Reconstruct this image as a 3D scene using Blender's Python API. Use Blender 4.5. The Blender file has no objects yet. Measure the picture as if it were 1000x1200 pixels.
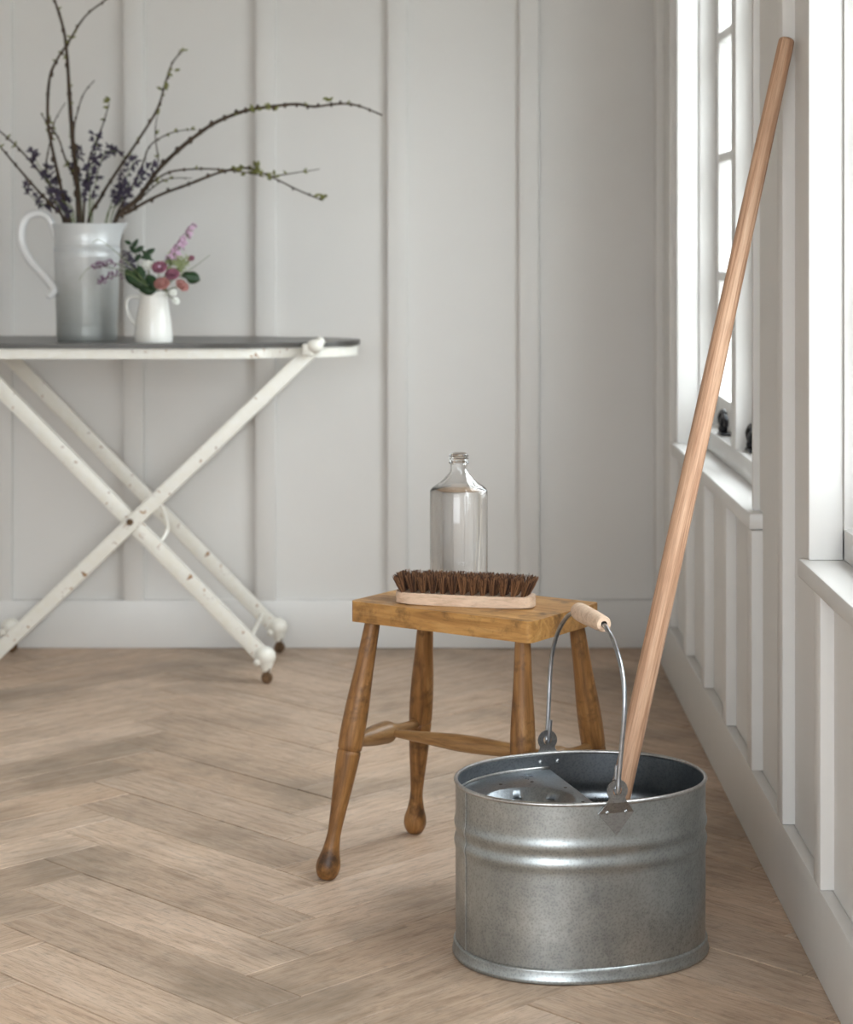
import bpy, bmesh, math, random
from mathutils import Vector, Matrix
random.seed(7)
PI = math.pi
S = bpy.context.scene
COL = S.collection

# ------------------------------------------------------------------ camera
CAM_H = 1.05
F = 2490.0                       # focal length in pixels of a 1000 px wide frame
cam_d = bpy.data.cameras.new('camera')
cam = bpy.data.objects.new('camera', cam_d); COL.objects.link(cam)
cam.location = (0, 0, CAM_H); cam.rotation_euler = (PI/2, 0, 0)
cam_d.sensor_fit = 'HORIZONTAL'; cam_d.sensor_width = 36
cam_d.lens = 36*F/1000
cam_d.shift_x = -0.025; cam_d.shift_y = -0.32
cam_d.clip_start = 0.05; cam_d.clip_end = 200
cam_d.dof.use_dof = True; cam_d.dof.focus_distance = 3.15; cam_d.dof.aperture_fstop = 7.1
S.camera = cam

# ------------------------------------------------------------------ sky, exposure
SKY = 11.0
w = bpy.data.worlds.new('overcast_sky'); S.world = w; w.use_nodes = True
bg = w.node_tree.nodes['Background']
# overcast sky: three times as bright overhead as at the horizon
_nt = w.node_tree
_tc = _nt.nodes.new('ShaderNodeTexCoord'); _sx = _nt.nodes.new('ShaderNodeSeparateXYZ'); _cr = _nt.nodes.new('ShaderNodeValToRGB')
_nt.links.new(_tc.outputs['Generated'], _sx.inputs[0]); _nt.links.new(_sx.outputs[2], _cr.inputs[0]); _nt.links.new(_cr.outputs[0], bg.inputs[0])
_cr.color_ramp.elements[0].color = (.31, .33, .345, 1); _cr.color_ramp.elements[1].color = (.93, .97, 1.0, 1)
bg.inputs[1].default_value = SKY
S.view_settings.view_transform = 'Standard'; S.view_settings.look = 'None'
S.view_settings.gamma = 1; S.view_settings.use_curve_mapping = False
S.view_settings.exposure = 0.66

# ------------------------------------------------------------------ node helpers
def mat(name):
    m = bpy.data.materials.new(name); m.use_nodes = True
    nt = m.node_tree
    return m, nt, nt.nodes['Principled BSDF']
def N(nt, t, **kw):
    n = nt.nodes.new(t)
    for k, v in kw.items():
        if k[0] == '_': setattr(n, k[1:], v)
        else: n.inputs[k].default_value = v
    return n
def L(nt, a, b): nt.links.new(a, b)
def ramp(nt, fac, stops, interp='LINEAR'):
    r = nt.nodes.new('ShaderNodeValToRGB'); r.color_ramp.interpolation = interp
    el = r.color_ramp.elements
    while len(el) < len(stops): el.new(0.5)
    for e, (p, c) in zip(el, stops):
        e.position = p; e.color = (c[0], c[1], c[2], 1) if not isinstance(c, (int, float)) else (c, c, c, 1)
    L(nt, fac, r.inputs[0]); return r.outputs[0]
def coords(nt, scale=(1,1,1), rot=(0,0,0), rnd=0):
    tc = N(nt, 'ShaderNodeTexCoord'); mp = N(nt, 'ShaderNodeMapping')
    mp.inputs['Scale'].default_value = scale; mp.inputs['Rotation'].default_value = rot
    L(nt, tc.outputs['Object'], mp.inputs[0])
    if rnd:
        oi = N(nt, 'ShaderNodeObjectInfo'); mu = N(nt, 'ShaderNodeMath', _operation='MULTIPLY'); mu.inputs[1].default_value = rnd
        L(nt, oi.outputs['Random'], mu.inputs[0])
        cx = N(nt, 'ShaderNodeCombineXYZ'); L(nt, mu.outputs[0], cx.inputs[0]); L(nt, mu.outputs[0], cx.inputs[1]); L(nt, mu.outputs[0], cx.inputs[2])
        L(nt, cx.outputs[0], mp.inputs['Location'])
    return mp.outputs[0]
def noise(nt, vec, scale, detail=4, rough=.55, dist=0):
    n = N(nt, 'ShaderNodeTexNoise', Scale=scale, Detail=detail, Roughness=rough, Distortion=dist)
    L(nt, vec, n.inputs['Vector']); return n.outputs[0]
def mix(nt, a, b, fac, mode='MIX'):
    m = N(nt, 'ShaderNodeMix', _data_type='RGBA', _blend_type=mode)
    for s, i in ((a, 6), (b, 7)):
        if isinstance(s, tuple): m.inputs[i].default_value = (*s, 1)
        else: L(nt, s, m.inputs[i])
    if isinstance(fac, (int, float)): m.inputs[0].default_value = fac
    else: L(nt, fac, m.inputs[0])
    return m.outputs[2]
def bump(nt, b, h, strength=.2, dist=.001):
    n = N(nt, 'ShaderNodeBump', Strength=strength, Distance=dist)
    L(nt, h, n.inputs['Height']); L(nt, n.outputs[0], b.inputs['Normal'])

M = {}
def plain(name, col, rough=.5, metal=0, spec=.5, var=0.0, vs=30, bmp=0):
    m, nt, b = mat(name)
    b.inputs['Base Color'].default_value = (*col, 1); b.inputs['Roughness'].default_value = rough
    b.inputs['Metallic'].default_value = metal; b.inputs['Specular IOR Level'].default_value = spec
    v = coords(nt); n = noise(nt, v, vs, 5)
    if var:
        c = ramp(nt, n, [(.3, tuple(x*(1-var) for x in col)), (.7, tuple(min(1, x*(1+var)) for x in col))])
        L(nt, c, b.inputs['Base Color'])
    if bmp: bump(nt, b, n, bmp, .001)
    M[name] = m; return m
plain('wall_paint', (.70, .685, .665), .55, var=.025, vs=2.5, bmp=.05)
plain('trim_paint', (.69, .68, .665), .38, var=.02, vs=6, bmp=.05)
plain('dark_iron', (.02, .021, .025), .3, metal=.6)
plain('rivet_metal', (.42, .44, .46), .3, metal=1)
plain('wire_metal', (.40, .42, .45), .34, metal=1, var=.25, vs=60)
plain('gap_dark', (.05, .04, .03), .9)
plain('gravel', (.30, .30, .285), .95, var=.3, vs=4)
plain('ceiling_paint', (.42, .35, .27), .8)

def wood(name, c_dark, c_mid, c_light, axis_scale=(1.2, 18, 18), rough=.45, wear=None, gscale=6, rnd=0, bmpS=.15, spec=.4):
    m, nt, b = mat(name)
    v = coords(nt, axis_scale, rnd=rnd)
    g = noise(nt, v, gscale, 7, .6, 1.2)
    col = ramp(nt, g, [(.28, c_dark), (.5, c_mid), (.72, c_light)])
    v2 = coords(nt, tuple(s*3.2 for s in axis_scale), rnd=rnd)
    f = noise(nt, v2, gscale*2, 4, .7)
    fr = ramp(nt, f, [(.36, .62), (.5, 1.0)])
    col = mix(nt, col, fr, .55, 'MULTIPLY')
    if wear:
        wv = coords(nt, (1, 1, 1), rnd=rnd); wn = noise(nt, wv, wear[1], 6, .65)
        wf = ramp(nt, wn, [(wear[2], 0.0), (wear[3], 1.0)])
        col = mix(nt, col, wear[0], wf)
    L(nt, col, b.inputs['Base Color'])
    rr = ramp(nt, g, [(.3, min(1, rough+.12)), (.7, rough)]); L(nt, rr, b.inputs['Roughness'])
    b.inputs['Specular IOR Level'].default_value = spec
    bump(nt, b, f, bmpS, .0006)
    M[name] = m; return m
# seat: grain along its length (local x)
wood('seat_wood', (.22, .095, .026), (.46, .235, .070), (.60, .35, .13), (1.0, 9, 9), .36, wear=((.10, .048, .018), 18, .52, .70), gscale=4)
wood('leg_wood', (.11, .045, .014), (.27, .125, .038), (.40, .21, .078), (9, 9, 1.0), .36, wear=((.055, .025, .010), 22, .50, .68), gscale=5)
wood('stretcher_wood', (.17, .08, .03), (.33, .18, .07), (.44, .27, .12), (9, 9, 1.0), .33, gscale=5)
wood('pole_wood', (.30, .145, .08), (.53, .32, .205), (.66, .45, .31), (26, 26, .7), .5, gscale=6, bmpS=.3)
wood('beech_wood', (.52, .36, .25), (.68, .50, .37), (.76, .60, .46), (2, 14, 14), .5, gscale=5, bmpS=.08)

def floor_mat(name='worn_oak'):
    m, nt, b = mat(name)
    v = coords(nt, (2.2, 16, 16), rnd=37)
    g = noise(nt, v, 3.2, 9, .70, .5)
    col = ramp(nt, g, [(.25, (.38, .27, .19)), (.48, (.54, .41, .31)), (.75, (.64, .51, .405))])
    oi = N(nt, 'ShaderNodeObjectInfo')
    tint = ramp(nt, oi.outputs['Random'], [(0, (.82, .80, .78)), (.25, (1.0, .95, .90)), (.55, (.92, .90, .88)), (.8, (1.06, 1.04, 1.02)), (1, (1.20, 1.20, 1.21))])
    col = mix(nt, col, tint, 1, 'MULTIPLY')
    fv = coords(nt, (5, 60, 60), rnd=11); f = noise(nt, fv, 5, 5, .7)
    fr = ramp(nt, f, [(.38, .5), (.50, 1.0)]); col = mix(nt, col, fr, .6, 'MULTIPLY')
    # grime worn into the floor, continuous over the planks
    ge = N(nt, 'ShaderNodeNewGeometry')
    s = noise(nt, ge.outputs['Position'], 2.3, 6, .62)
    sf = ramp(nt, s, [(.47, 0.0), (.66, .6)])
    col = mix(nt, col, (.17, .13, .095), sf)
    s2 = noise(nt, ge.outputs['Position'], 26, 5, .7)
    sf2 = ramp(nt, s2, [(.56, 0.0), (.75, .45)]); col = mix(nt, col, (.15, .12, .09), sf2)
    L(nt, col, b.inputs['Base Color'])
    L(nt, ramp(nt, g, [(.3, .58), (.7, .42)]), b.inputs['Roughness'])
    b.inputs['Specular IOR Level'].default_value = .4
    bump(nt, b, f, .25, .0006)
    M[name] = m
floor_mat()

def zinc(name, base=.42, rough=.36, tint=(.95, 1.0, 1.0), patch=.5):
    m, nt, b = mat(name)
    v = coords(nt)
    vo = N(nt, 'ShaderNodeTexVoronoi', Scale=260); nv = noise(nt, v, 40, 3)
    vm = N(nt, 'ShaderNodeVectorMath', _operation='MULTIPLY_ADD')
    vm.inputs[1].default_value = (.02, .02, .02)
    cx = N(nt, 'ShaderNodeCombineXYZ'); L(nt, nv, cx.inputs[0]); L(nt, nv, cx.inputs[1]); L(nt, nv, cx.inputs[2])
    L(nt, cx.outputs[0], vm.inputs[0]); L(nt, v, vm.inputs[2]); L(nt, vm.outputs[0], vo.inputs['Vector'])
    sp = ramp(nt, vo.outputs['Distance'], [(.15, base*.88), (.6, base*1.12)])
    cl = noise(nt, v, 9, 6, .65)
    cf = ramp(nt, cl, [(.35, .72), (.62, 1.12)])
    col = mix(nt, sp, cf, 1, 'MULTIPLY')
    sk = noise(nt, v, 160, 3, .7)
    pm = noise(nt, v, 5, 3, .5); pf = ramp(nt, pm, [(.42, 0.0), (.62, patch)])
    col = mix(nt, col, ramp(nt, sk, [(.36, .6), (.48, 1.0)]), pf, 'MULTIPLY')
    col = mix(nt, col, tint, 1, 'MULTIPLY')
    L(nt, col, b.inputs['Base Color']); b.inputs['Metallic'].default_value = .92
    L(nt, ramp(nt, cl, [(.3, rough+.14), (.7, rough)]), b.inputs['Roughness'])
    bump(nt, b, cl, .12, .002)
    M[name] = m
zinc('zinc_outer', .41, .30, (.92, .985, 1.0)); zinc('zinc_inner_shaded', .32, .26, (.86, .95, 1.04), .2); zinc('zinc_rim', .46, .26, (1, 1, 1), .15); zinc('zinc_lug', .30, .28, (1, 1, 1), .2)  # inner zinc darker and bluer: the bucket's inside shade is put into its colour

def rusty_paint():
    m, nt, b = mat('rusty_white_paint')
    v = coords(nt); n = noise(nt, v, 48, 6, .7); big = noise(nt, v, 6, 3, .5)
    ad = N(nt, 'ShaderNodeMath', _operation='MULTIPLY_ADD'); L(nt, n, ad.inputs[0]); ad.inputs[1].default_value = .75
    mu = N(nt, 'ShaderNodeMath', _operation='MULTIPLY'); L(nt, big, mu.inputs[0]); mu.inputs[1].default_value = .30
    L(nt, mu.outputs[0], ad.inputs[2])
    f = ramp(nt, ad.outputs[0], [(.625, 0.0), (.66, 1.0)])
    c = ramp(nt, n, [(.4, (.78, .755, .68)), (.7, (.82, .81, .77))])
    r = ramp(nt, noise(nt, v, 90, 3), [(.4, (.22, .10, .035)), (.6, (.42, .24, .09))])
    L(nt, mix(nt, c, r, f), b.inputs['Base Color'])
    L(nt, ramp(nt, ad.outputs[0], [(.6, .35), (.68, .8)]), b.inputs['Roughness'])
    bump(nt, b, n, .2, .001); M['rusty_white_paint'] = m
rusty_paint()
plain('rusty_iron', (.16, .095, .05), .7, metal=.4, var=.5, vs=60, bmp=.3)
plain('charcoal_board', (.075, .070, .063), .30, var=.25, vs=9, bmp=.05)

def graded_jug_mat():
    m, nt, b = mat('jug_graded')
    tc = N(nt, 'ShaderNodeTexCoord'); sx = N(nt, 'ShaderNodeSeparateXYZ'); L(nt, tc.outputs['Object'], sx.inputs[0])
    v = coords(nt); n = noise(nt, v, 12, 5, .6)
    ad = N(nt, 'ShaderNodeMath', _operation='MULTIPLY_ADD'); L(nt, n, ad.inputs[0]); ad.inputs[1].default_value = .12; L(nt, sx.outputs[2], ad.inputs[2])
    c = ramp(nt, ad.outputs[0], [(.05, (.29, .305, .295)), (.17, (.42, .435, .425)), (.26, (.63, .65, .66))])  # darker grey towards the foot, near white towards the rim
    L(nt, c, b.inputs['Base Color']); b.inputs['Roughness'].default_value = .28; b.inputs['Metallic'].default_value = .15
    bump(nt, b, n, .1, .002); M['jug_graded'] = m
graded_jug_mat()
plain('white_glaze', (.78, .79, .80), .18); plain('cream_glaze', (.85, .84, .80), .14)
plain('twig_bark', (.060, .040, .026), .8, var=.45, vs=60, bmp=.3)
plain('green_stem', (.16, .20, .08), .6, var=.2)
plain('bud_green', (.16, .165, .045), .6, var=.3, vs=120)
plain('purple_floret', (.055, .042, .075), .7, var=.5, vs=160)
plain('mauve_floret', (.22, .12, .20), .7, var=.4, vs=160)
plain('pink_petal', (.66, .46, .61), .6, var=.2, vs=120)
plain('rose_petal', (.27, .10, .15), .6, var=.35, vs=90)
plain('peach_petal', (.42, .19, .17), .6, var=.3, vs=90)
plain('white_petal', (.82, .83, .78), .6)
plain('dark_leaf', (.018, .05, .018), .4, var=.3, vs=60)
plain('umbel_green', (.36, .42, .20), .7, var=.3, vs=150)
plain('bristle', (.085, .034, .014), .6, var=.5, vs=400); plain('bristle_light', (.24, .115, .05), .6); plain('bristle_dark', (.035, .014, .008), .6)

def glass(name, rough=0, ior=1.5, col=(1, 1, 1)):
    m, nt, b = mat(name)
    b.inputs['Transmission Weight'].default_value = 1; b.inputs['Roughness'].default_value = rough
    b.inputs['IOR'].default_value = ior; b.inputs['Base Color'].default_value = (*col, 1); M[name] = m
glass('bottle_glass', 0, 1.45, (1, 1, 1)); glass('clear_liquid', 0, 1.33, (1, 1, 1))
def pane_glass():
    m = bpy.data.materials.new('pane_glass'); m.use_nodes = True; nt = m.node_tree
    nt.nodes.remove(nt.nodes['Principled BSDF'])
    t = N(nt, 'ShaderNodeBsdfTransparent'); t.inputs[0].default_value = (.97, .985, .98, 1)
    g = N(nt, 'ShaderNodeBsdfGlossy', Roughness=.02); lw = N(nt, 'ShaderNodeLayerWeight', Blend=.5); pw_ = N(nt, 'ShaderNodeMath', _operation='POWER'); pw_.inputs[1].default_value = 5; L(nt, lw.outputs['Facing'], pw_.inputs[0]); fr = N(nt, 'ShaderNodeMath', _operation='MULTIPLY_ADD'); fr.inputs[1].default_value = .7; fr.inputs[2].default_value = .04; L(nt, pw_.outputs[0], fr.inputs[0])
    mx = N(nt, 'ShaderNodeMixShader'); L(nt, fr.outputs[0], mx.inputs[0]); L(nt, t.outputs[0], mx.inputs[1]); L(nt, g.outputs[0], mx.inputs[2])
    L(nt, mx.outputs[0], nt.nodes['Material Output'].inputs[0]); M['pane_glass'] = m
pane_glass()

# ------------------------------------------------------------------ mesh helpers
def link_mesh(name, bm, m, parent=None, smooth=True, angle=40):
    me = bpy.data.meshes.new(name)
    bmesh.ops.recalc_face_normals(bm, faces=bm.faces)
    if smooth:
        for f in bm.faces: f.smooth = True
        lim = math.radians(angle)
        for e in bm.edges:
            if len(e.link_faces) == 2 and e.calc_face_angle(0) > lim: e.smooth = False
    bm.to_mesh(me); bm.free()
    me.materials.append(M[m] if isinstance(m, str) else m)
    o = bpy.data.objects.new(name, me); COL.objects.link(o)
    if parent: o.parent = parent
    return o
def box(bm, x0, x1, y0, y1, z0, z1, bev=0, mtx=None):
    r = bmesh.ops.create_cube(bm, size=1)
    vs = r['verts']
    for v in vs:
        v.co = Vector(((x0+x1)/2 + v.co.x*(x1-x0), (y0+y1)/2 + v.co.y*(y1-y0), (z0+z1)/2 + v.co.z*(z1-z0)))
    if bev:
        es = list({e for v in vs for e in v.link_edges})
        rr = bmesh.ops.bevel(bm, geom=es, offset=bev, segments=2, affect='EDGES', profile=.5)
        vs = list({v for f in rr['faces'] for v in f.verts} | {v for v in vs if v.is_valid})
    if mtx: bmesh.ops.transform(bm, matrix=mtx, verts=vs)
    return vs
def boxobj(name, dims, m, parent=None, bev=0):
    bm = bmesh.new(); box(bm, *dims, bev); return link_mesh(name, bm, m, parent)
def frame_axes(d):
    d = d.normalized(); up = Vector((0, 0, 1)) if abs(d.z) < .95 else Vector((1, 0, 0))
    a = d.cross(up).normalized(); b = a.cross(d).normalized(); return a, b
def smooth_path(pts, sub=4):
    P = [Vector(p) for p in pts]
    if len(P) < 3: return P
    out = []
    for i in range(len(P)-1):
        p0 = P[max(i-1, 0)]; p1 = P[i]; p2 = P[i+1]; p3 = P[min(i+2, len(P)-1)]
        for k in range(sub):
            t = k/sub
            out.append(.5*((2*p1) + (-p0+p2)*t + (2*p0-5*p1+4*p2-p3)*t*t + (-p0+3*p1-3*p2+p3)*t**3))
    out.append(P[-1]); return out
def tube(bm, pts, r, n=8, caps=True):
    """r: number or list matching pts (parallel-transported rings)"""
    P = [Vector(p) for p in pts]
    R = r if isinstance(r, (list, tuple)) else [r]*len(P)
    T = [(P[min(i+1, len(P)-1)] - P[max(i-1, 0)]).normalized() for i in range(len(P))]
    a, b = frame_axes(T[0]); rings = []
    for i, p in enumerate(P):
        if i:
            q = T[i-1].rotation_difference(T[i]); a = q @ a; b = q @ b
        rings.append([bm.verts.new(p + (a*math.cos(2*PI*k/n) + b*math.sin(2*PI*k/n))*R[i]) for k in range(n)])
    for A, B in zip(rings, rings[1:]):
        for k in range(n): bm.faces.new((A[k], A[(k+1) % n], B[(k+1) % n], B[k]))
    if caps: bm.faces.new(rings[0][::-1]); bm.faces.new(rings[-1])
    return rings
def lathe(bm, prof, n=32, axis_from=None, axis_to=None, closed=True):
    """prof: list of (radius, height). optional axis: height 0..1 mapped from->to"""
    if axis_from is not None:
        A = Vector(axis_from); D = Vector(axis_to)-A; a, b = frame_axes(D)
        f = lambda r, h, t: A + D*h + (a*math.cos(t)+b*math.sin(t))*r
    else: f = lambda r, h, t: Vector((r*math.cos(t), r*math.sin(t), h))
    rings = []
    for r, h in prof:
        if r < 1e-6: rings.append([bm.verts.new(f(0, h, 0))])
        else: rings.append([bm.verts.new(f(r, h, 2*PI*k/n)) for k in range(n)])
    for A_, B_ in zip(rings, rings[1:]):
        for k in range(n):
            k2 = (k+1) % n
            if len(A_) == 1 and len(B_) == 1: continue
            if len(A_) == 1: bm.faces.new((A_[0], B_[k], B_[k2]))
            elif len(B_) == 1: bm.faces.new((A_[k], A_[k2], B_[0]))
            else: bm.faces.new((A_[k], A_[k2], B_[k2], B_[k]))
    return rings
def turned(name, p0, p1, prof, m, parent, n=24):
    """turned wooden piece with its origin at p0 and local z along its length"""
    p0 = Vector(p0); d = Vector(p1)-p0; Ln = d.length
    bm = bmesh.new(); pr = [(r, h*Ln) for r, h in prof]
    pr = [(0, pr[0][1])] + pr + [(0, pr[-1][1])]
    lathe(bm, pr, n); o = link_mesh(name, bm, m, parent, angle=50)
    o.location = p0; o.rotation_mode = 'QUATERNION'; o.rotation_quaternion = Vector((0, 0, 1)).rotation_difference(d)
    return o
def densify(prof, sub=4):
    pts = smooth_path([(r, h, 0) for r, h in prof], sub); return [(p.x, p.y) for p in pts]
def ball(bm, c, r, seg=8, scale=(1, 1, 1)):
    q = bmesh.ops.create_uvsphere(bm, u_segments=seg, v_segments=max(4, seg//2+1), radius=r)
    for v in q['verts']: v.co = Vector((v.co.x*scale[0], v.co.y*scale[1], v.co.z*scale[2])) + Vector(c)
def prism(bm, outline, z0, z1):
    lo = [bm.verts.new((x, y, z0)) for x, y in outline]; hi = [bm.verts.new((x, y, z1)) for x, y in outline]
    n = len(outline)
    bm.faces.new(lo[::-1]); bm.faces.new(hi)
    for k in range(n): bm.faces.new((lo[k], lo[(k+1) % n], hi[(k+1) % n], hi[k]))
def bevel_all(bm, off, seg=2, ang=30):
    es = [e for e in bm.edges if len(e.link_faces) == 2 and e.calc_face_angle(0) > math.radians(ang)]
    bmesh.ops.bevel(bm, geom=es, offset=off, segments=seg, affect='EDGES', profile=.5)
def tag(o, label=None, cat=None, group=None, kind=None):
    if label: o['label'] = label
    if cat: o['category'] = cat
    if group: o['group'] = group
    if kind: o['kind'] = kind
    return o
def empty(name, loc, label, cat, group=None, rz=0):
    o = bpy.data.objects.new(name, None); COL.objects.link(o); o.location = loc; o.rotation_euler = (0, 0, rz)
    o.empty_display_size = .05; return tag(o, label, cat, group)

# ================================================================== the room
XF, XW = .525, .545          # face of baseboard/battens and face of the panels, right wall
YB = 5.47; YBF = 5.45        # back wall panels, face of its battens
XL, YR, ZC = -2.6, -.6, 2.65 # left wall, rear wall, ceiling
WIN = [(3.71, 4.95), (1.91, 3.15), (.11, 1.35)]   # window openings along the right wall
ZS, ZT = .5756, 1.98         # sill top, window head

def struct(name, bm, m): return tag(link_mesh(name, bm, m), kind='structure')
# floor: sub-floor with planks as its parts
bm = bmesh.new(); box(bm, XL-.15, .75, YR-.15, YB+.15, -.12, -.020)
floor = struct('floor', bm, 'gap_dark')
# outer plank field that the photograph does not show, beyond the separate planks
FX0, FX1, FY0, FY1 = -1.75, XW+.01, 2.05, YB+.01
bm = bmesh.new()
for a in ((XL, FX0-.001, YR, YB), (FX0-.001, XW, YR, FY0-.001)): box(bm, a[0], a[1], a[2], a[3], -.0195, -.0005)
outer = link_mesh('outer_boards', bm, 'worn_oak', floor)

PWd, PLn = .1206, .562
def clip(poly, x0, x1, y0, y1):
    for ax, lim, sgn in ((0, x0, 1), (0, x1, -1), (1, y0, 1), (1, y1, -1)):
        out = []
        for i in range(len(poly)):
            a, b = poly[i], poly[(i+1) % len(poly)]
            ia, ib = (a[ax]-lim)*sgn >= 0, (b[ax]-lim)*sgn >= 0
            if ia: out.append(a)
            if ia != ib:
                t = (lim-a[ax])/(b[ax]-a[ax]); out.append((a[0]+(b[0]-a[0])*t, a[1]+(b[1]-a[1])*t))
        poly = out
        if not poly: return []
    return poly
uv = (Vector((1, -1))/math.sqrt(2), Vector((1, 1))/math.sqrt(2))
ORG = Vector((-.204, 3.289)) - uv[0]*PLn - uv[1]*PWd      # corner of plank k=0
rp = random.Random(5)
shared = {}
def plank(u0, v0, along_u):
    g = .0008
    if along_u: rect = [(u0+g, v0+g), (u0+PLn-g, v0+g), (u0+PLn-g, v0+PWd-g), (u0+g, v0+PWd-g)]; ang = -PI/4; cu, cv = u0+PLn/2, v0+PWd/2
    else: rect = [(u0+g, v0+g), (u0+PWd-g, v0+g), (u0+PWd-g, v0+PLn-g), (u0+g, v0+PLn-g)]; ang = PI/4; cu, cv = u0+PWd/2, v0+PLn/2
    wp = [tuple(ORG + uv[0]*a + uv[1]*b) for a, b in rect]
    c = ORG + uv[0]*cu + uv[1]*cv
    poly = clip(wp, FX0, FX1, FY0, FY1)
    if len(poly) < 3: return
    area = .5*abs(sum(poly[i][0]*poly[(i+1) % len(poly)][1]-poly[(i+1) % len(poly)][0]*poly[i][1] for i in range(len(poly))))
    if area < 2e-4: return
    full = area > PWd*PLn*.98
    if full and 'full' in shared: me = shared['full']
    else:
        ca, sa = math.cos(-ang), math.sin(-ang)
        loc = [((x-c.x)*ca-(y-c.y)*sa, (x-c.x)*sa+(y-c.y)*ca) for x, y in poly]
        bm = bmesh.new(); prism(bm, loc, -.0185, 0)
        es = [e for e in bm.edges if all(abs(v.co.z) < 1e-6 for v in e.verts)]
        bmesh.ops.bevel(bm, geom=es, offset=.0007, segments=1, affect='EDGES')
        bmesh.ops.recalc_face_normals(bm, faces=bm.faces)
        me = bpy.data.meshes.new('plank'); bm.to_mesh(me); bm.free(); me.materials.append(M['worn_oak'])
        if full: shared['full'] = me
    o = bpy.data.objects.new('plank', me); COL.objects.link(o); o.parent = floor
    o.scale = (1-rp.random()**4*.008, 1, 1); o.location = (c.x, c.y, rp.uniform(-.0012, 0)); o.rotation_euler = (rp.uniform(-.002, .002), 0, ang + rp.uniform(-.0012, .0012))
for col in range(-4, 4):
    for k in range(-40, 41):
        u = k*PWd + col*(PLn+PWd); v = -k*PWd + col*(PLn-PWd)
        plank(u, v, True); plank(u+PLn, v, False)

# back wall
bm = bmesh.new(); box(bm, XL-.15, .75, YB, YB+.15, -.02, ZC)
wall_back = struct('wall_back', bm, 'wall_paint')
bx0 = -2.2
pitch = .3385
xb = (479-525)*5.45/F      # left edges measured on the photograph, evenly spaced
for k in range(-6, 3):
    x = -.1558 + k*pitch
    x0 = x
    if x0+.052 > XW: continue
    b = boxobj('batten', (x0, x0+.052, YBF, YB+.004, .12, ZC), 'wall_paint', wall_back, .0035)
bm = bmesh.new(); box(bm, XL, XW, YBF, YB, 0, .123, .003); struct('baseboard_back', bm, 'trim_paint')

# right wall with three windows
bm = bmesh.new(); segs = []
y = YR-.15
for a, b in sorted(WIN): segs.append((y, a)); y = b
segs.append((y, YB+.15))
box(bm, XW, .75, YR-.15, YB+.15, -.02, .545)
box(bm, XW, .75, YR-.15, YB+.15, ZT, ZC)
for a, b in segs: box(bm, XW, .75, a, b, .545, ZT)
wall_right = struct('wall_right', bm, 'wall_paint')
def in_window(y0, y1): return any(y1 > a-.005 and y0 < b+.005 for a, b in WIN)
for k in range(-8, 7):
    y0 = 3.335 + k*.338
    if y0+.052 > YBF or y0 < YR: continue
    if in_window(y0, y0+.052):
        boxobj('batten', (XF, XW+.004, y0, y0+.052, .13, .5455), 'wall_paint', wall_right, .003)
        boxobj('batten', (XF, XW+.004, y0, y0+.052, ZT+.02, ZC), 'wall_paint', wall_right, .003)
    else: boxobj('batten', (XF, XW+.004, y0, y0+.052, .13, ZC), 'wall_paint', wall_right, .003)
bm = bmesh.new(); box(bm, XF, XW, YR, YBF, 0, .130, .003); struct('baseboard_right', bm, 'trim_paint')

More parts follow.
